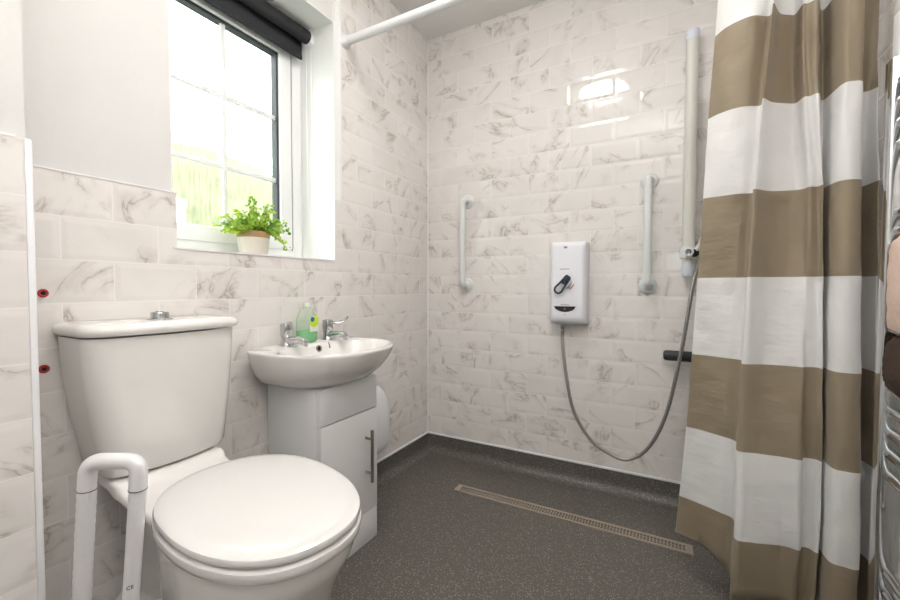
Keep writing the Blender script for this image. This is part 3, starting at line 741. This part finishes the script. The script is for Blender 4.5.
bm = B(); lathe(bm, [(0, 0), (.0078, 0), (.0078, .0015), (0, .0015)], (ofx, BCY+.022, ofz), (1, 0, .25), 20, (False, False)); obj('overflow_hole', bm, DARK, ov)
bm = B(); tube(bm, [(.0945, -.862, .732), (.0975, -.862, .722), (.0995, -.862, .710)], [.0015, .002, .0042], 10); obj('chain_stay', bm, RUST, t)

def tap(x, y, label, lever_dir, reach=1.0):
    z0 = .7353
    t = thing('tap', label, 'tap', (x, y, z0), 'chrome lever taps on the basin')
    bm = B()
    lathe(bm, [(0, 0), (.024, 0), (.0235, .004), (.020, .010), (.018, .022), (.017, .030), (0, .030)], (x, y, z0), (0, 0, 1), 24, (False, False)); body = obj('body', bm, CHROME, t)
    bm = B(); P = [(x-.004, y, z0+.012), (x+.03, y, z0+.019), (x+.07, y, z0+.023), (x+.094, y, z0+.019)]
    pts = catmull(P, 6)
    rings = []
    for i, p in enumerate(pts):
        f = i/(len(pts)-1); w_ = .016*(1-f)+.0105*f; h_ = .017*(1-f)+.010*f
        rings.append([(p.x, p.y+w_*cos(2*pi*k/16), p.z+h_*sin(2*pi*k/16)) for k in range(16)])
    loft(bm, rings); lathe(bm, [(0, 0), (.0105, 0), (.011, .016), (0, .016)], (x+.09, y, z0+.004), (.1, 0, 1), 18, (False, False)); obj('spout', bm, CHROME, t)
    bm = B()
    def sq(z, h): return [(x+px, y+py, z) for px, py in rrect(-h, h, -h, h, h*.4, 4)]
    loft(bm, [sq(z0+.029, .013), sq(z0+.033, .0155), sq(z0+.070, .0165), sq(z0+.076, .0145), sq(z0+.078, .008)]); hd = obj('handle_head', bm, CHROME, t)
    d = Vector(lever_dir).normalized(); c = Vector((x, y, z0+.064))
    bm = B(); pts = catmull([c+d*.008, c+d*.035*reach+Vector((0, 0, -.002)), c+d*.060*reach+Vector((0, 0, .004)), c+d*.078*reach+Vector((0, 0, .020*reach))], 6)
    sd = Vector((-d.y, d.x, 0)); rings = []
    for i, p in enumerate(pts):
        f = i/(len(pts)-1); w_ = .0085+.002*f
        rings.append([p+sd*w_*cos(2*pi*k/12)+Vector((0, 0, 1))*.0060*sin(2*pi*k/12) for k in range(12)])
    loft(bm, rings); obj('lever', bm, CHROME, hd)
tap(.052, -1.018, 'left chrome lever tap on the basin ledge, nearer the toilet', (-.55, .80, 0), .5)
tap(.050, -.822, 'right chrome lever tap on the basin ledge, lever turned to the right', (.55, .85, 0))

# ------------------------------------------------------------------ soap bottle between the taps
bx, by, bz = .050, -.925, .7350
t = thing('soap_bottle', 'clear soap bottle with green liquid standing between the basin taps', 'bottle', (bx, by, bz))
def bsec(z, w_, d_):
    w_ *= 1.22; return [(bx+d_*cos(a)*(abs(cos(a))**-.2 if abs(cos(a)) > 1e-3 else 1), by+w_*sin(a)*(abs(sin(a))**-.2 if abs(sin(a)) > 1e-3 else 1), bz+z) for a in [2*pi*k/32 for k in range(32)]]
bm = B(); loft(bm, [bsec(0, .030, .016), bsec(.004, .034, .019), bsec(.03, .036, .0205), bsec(.07, .036, .0205), bsec(.095, .033, .019), bsec(.112, .023, .015), bsec(.122, .013, .012), bsec(.130, .0115, .0115)]); body = obj('bottle_body', bm, BOTTLE, t)
bm = B(); loft(bm, [bsec(.002, .0295, .0155), bsec(.006, .0325, .018), bsec(.03, .0345, .0193), bsec(.046, .0348, .0195)]); obj('liquid', bm, SOAP, body)
bm = B(); lathe(bm, [(0, 0), (.013, 0), (.0135, .012), (.012, .017), (0, .018)], (bx, by, bz+.129), (0, 0, 1), 24, (False, False)); obj('cap', bm, LABELW, t)
lx = bx+.0212
bm = B(); 
def lab(y0, y1, z0, z1, dx): 
    q = [(lx-.001+dx, by+y0, bz+z0), (lx-.001+dx, by+y1, bz+z0), (lx-.001+dx, by+y1, bz+z1), (lx-.001+dx, by+y0, bz+z1)]
    return q
q = lab(-.004, .034, .040, .094, 0); loft(bm, [q, [(x+.0006, y, z) for x, y, z in q]]); lb = obj('label', bm, LABELW, t, smooth=False)
bm = B(); pts = [(.0, .062), (.010, .056), (.022, .058), (.034, .066), (.035, .090), (.026, .097), (.008, .096), (-.004, .086), (-.005, .070)]
ps = [(lx, by+y, bz+z) for y, z in pts]; loft(bm, [ps, [(x+.0012, y, z) for x, y, z in ps]]); obj('label_leaf', bm, LIME, lb, smooth=False)
bm = B(); lathe(bm, [(0, 0), (.0088, 0), (.0088, .0022), (0, .0022)], (lx, by+.006, bz+.085), (1, 0, 0), 22, (False, False)); obj('label_badge', bm, BLUE, lb, smooth=False)

# ------------------------------------------------------------------ white unit on the wall behind the vanity
bm = B(); yc, hw = -.588, .095
def wsec(z, hw_, d_, n=26):
    out = [(.009, yc-hw_, z)]
    for k in range(n+1):
        a = -pi/2+pi*k/n; e = .62; c, s = cos(a), sin(a)
        out.append((.009+(d_-.009)*abs(c)**e, yc+hw_*abs(s)**e*(1 if s >= 0 else -1), z))
    return out
loft(bm, [wsec(.196, .070, .075), wsec(.205, .095, .100), wsec(.225, .110, .118), wsec(.25, .115, .124), wsec(.36, .114, .122), wsec(.42, .108, .114), wsec(.46, .098, .102), wsec(.485, .080, .082), wsec(.496, .055, .055)]); o = obj('wall_bin', bm, PLASTIC, origin=(0, yc, .196)); tag(o, 'white rounded plastic bin on the wall behind the vanity cabinet', 'bin')

# ------------------------------------------------------------------ potted plant on the window ledge
px, py, pz = -.078, -1.046, ZS+.0005
t = thing('potted_plant', 'small leafy green plant in a cream pot on the window ledge', 'plant', (px, py, pz))
bm = B(); lathe(bm, [(0, 0), (.043, 0), (.046, .004), (.0505, .035), (.052, .062), (.047, .062), (.046, .02), (0, .02)], (px, py, pz), (0, 0, 1), 36, (False, False)); pot = obj('pot', bm, POTM, t)
bm = B(); lathe(bm, [(.0518, .060), (.0530, .063), (.0530, .079), (.0512, .082), (.0490, .079), (.0478, .060)], (px, py, pz), (0, 0, 1), 36, (False, False))
obj('pot_rim', bm, TAN_RIM, pot)
bm = B(); lathe(bm, [(0, .066), (.0482, .066), (.0482, .070), (0, .073)], (px, py, pz), (0, 0, 1), 28, (False, False)); obj('soil', bm, SOIL, t)
rs = random.Random(11); bl = B(); bs = B()
def leaf(bm, p, n, d, s):
    n = n.normalized(); d = (d-n*d.dot(n)).normalized(); w_ = n.cross(d)
    pts = [p, p+d*s*.35+w_*s*.42+n*s*.10, p+d*s*.8+w_*s*.34+n*s*.04, p+d*s*1.05, p+d*s*.8-w_*s*.34+n*s*.04, p+d*s*.35-w_*s*.42+n*s*.10, p+d*s*.5-n*s*.03]
    V = [bm.verts.new(q) for q in pts]
    for a, b_ in ((0, 1), (1, 2), (2, 3), (3, 4), (4, 5), (5, 0)): bm.faces.new((V[a], V[b_], V[6]))
base = Vector((px, py, pz+.070))
stems = []
for k in range(64):
    a = rs.uniform(0, 2*pi); el = rs.uniform(.25, 1.35); L_ = rs.uniform(.06, .118)
    stems.append((a, el, L_, 0))
stems += [(radians(92), .62, .155, .055), (radians(84), .5, .15, .06), (radians(100), .7, .14, .05), (radians(75), .55, .13, .055), (radians(-95), .55, .10, .015), (radians(-80), .5, .095, .02), (radians(-30), 1.35, .128, 0), (radians(-60), 1.40, .135, 0), (radians(20), 1.25, .115, 0)]
for a, el, L_, droop in stems:
    d0 = Vector((cos(a)*cos(el)*.75, sin(a)*cos(el), sin(el)))
    st = base + Vector((cos(a), sin(a), 0))*rs.uniform(.0, .03)
    P = []
    for i in range(7):
        f = i/6; P.append(st + d0*L_*f + Vector((0, 0, -droop*f*f*1.6 - .012*f*f)))
    tube(bs, P, .0011, 5)
    for i in range(2, 7):
        for _ in range(3):
            p = P[i] + Vector([rs.uniform(-.007, .007) for _ in range(3)])
            nn = Vector((rs.uniform(-1, 1)+.5, rs.uniform(-1, 1)-.5, rs.uniform(.0, 1.4))); dd = Vector([rs.uniform(-1, 1) for _ in range(3)])
            leaf(bl, p, nn, dd, rs.uniform(.010, .016))
obj('stems', bs, STEMM, t); obj('foliage', bl, LEAF, t, smooth=False)

# ------------------------------------------------------------------ towel radiator on the right wall
xr, yu = 1.554, -.974
t = thing('towel_radiator', 'chrome ladder towel radiator on the right wall beside the curtain', 'towel radiator', (W, -1.2, .2))
yv = yu-.47
for y in (yu, yv):
    bm = B(); box(bm, (xr, y-.0145, .20), (xr+.030, y+.0145, 1.338), .002); obj('upright', bm, CHROME, t)
zb = [1.300, 1.262, 1.225, 1.187, 1.070, 1.038, 1.005, .965, .838, .760, .720, .682, .645, .606, .435, .398, .36, .322, .284]
for z in zb:
    bm = B(); ya, yb_ = yu-.010, yv+.010; n_ = 14
    tube(bm, [(xr+.016-.004*sin(pi*k/n_), ya+(yb_-ya)*k/n_, z) for k in range(n_+1)], .0095, 14); obj('bar', bm, CHROME, t)
for y in (yu, yv):
    for z in (.30, 1.20):
        bm = B(); tube(bm, [(xr+.029, y, z), (W-.001, y, z)], .009, 14); lathe(bm, [(0, 0), (.018, 0), (.018, .006), (0, .006)], (W, y, z), (-1, 0, 0), 20, (False, False)); obj('wall_mount', bm, CHROME, t)

def towel(name, label, mat, y0, y1, ztop, zf, zbk, th, edge):
    """towel folded over a bar: front drop, over the bar, back drop"""
    bm = B(); n_ = 20; rings = []
    def bowx(y): return xr+.016-.004*sin(pi*max(0, min(1, ((yu-.01)-y)/(.45))))
    for k in range(n_+1):
        y = y0+(y1-y0)*k/n_; xb = bowx(y); R = .0115
        f = abs(2*k/n_-1); rad = (1 - max(0, (f-.86)/.14)**2*.75)
        w_ = .004*sin(k*1.3)
        path = [(xb-R, zf+.003*sin(k*.7)+.03*max(0, (f-.8))), (xb-R-.006+w_, zf+(ztop-zf)*.35), (xb-R-.003, zf+(ztop-zf)*.75), (xb-R, ztop), (xb-R*.7, ztop+R*.7), (xb, ztop+R), (xb+R*.7, ztop+R*.7), (xb+R, ztop), (xb+R+.002, zbk)]
        path = catmull([(x, y, z) for x, z in path], 4)
        outer = []; inn = []
        for i, p in enumerate(path):
            tg = (path[min(i+1, len(path)-1)]-path[max(i-1, 0)]).normalized()
            nn = Vector((-tg.z, 0, tg.x))
            b_ = rs.uniform(-.0012, .0012)
            outer.append(p+nn*(th*rad+b_)); inn.append(p+nn*.0005)
        rings.append(outer+list(reversed(inn)))
    loft(bm, rings); o = obj(name, bm, mat, origin=(xr, (y0+y1)/2, zf), angle=70)
    return tag(o, label, 'towel')
towel('towel', 'pinkish beige fluffy towel over the upper radiator bars', TOWEL_B, -1.012, -1.36, 1.005, .868, .985, .013, 0)
towel('towel', 'dark brown towel below the beige towel on the radiator', TOWEL_D, -1.000, -1.37, .838, .768, .79, .011, 0)

# white conduit on the right wall above the radiator
bm = B(); box(bm, (W-.012, -.734, .1), (W, -.693, 1.545), .003); struct('trim_11', bm, TRIMW, smooth=True)

for o in list(bpy.data.objects):
    if '_o' in o: del o['_o']
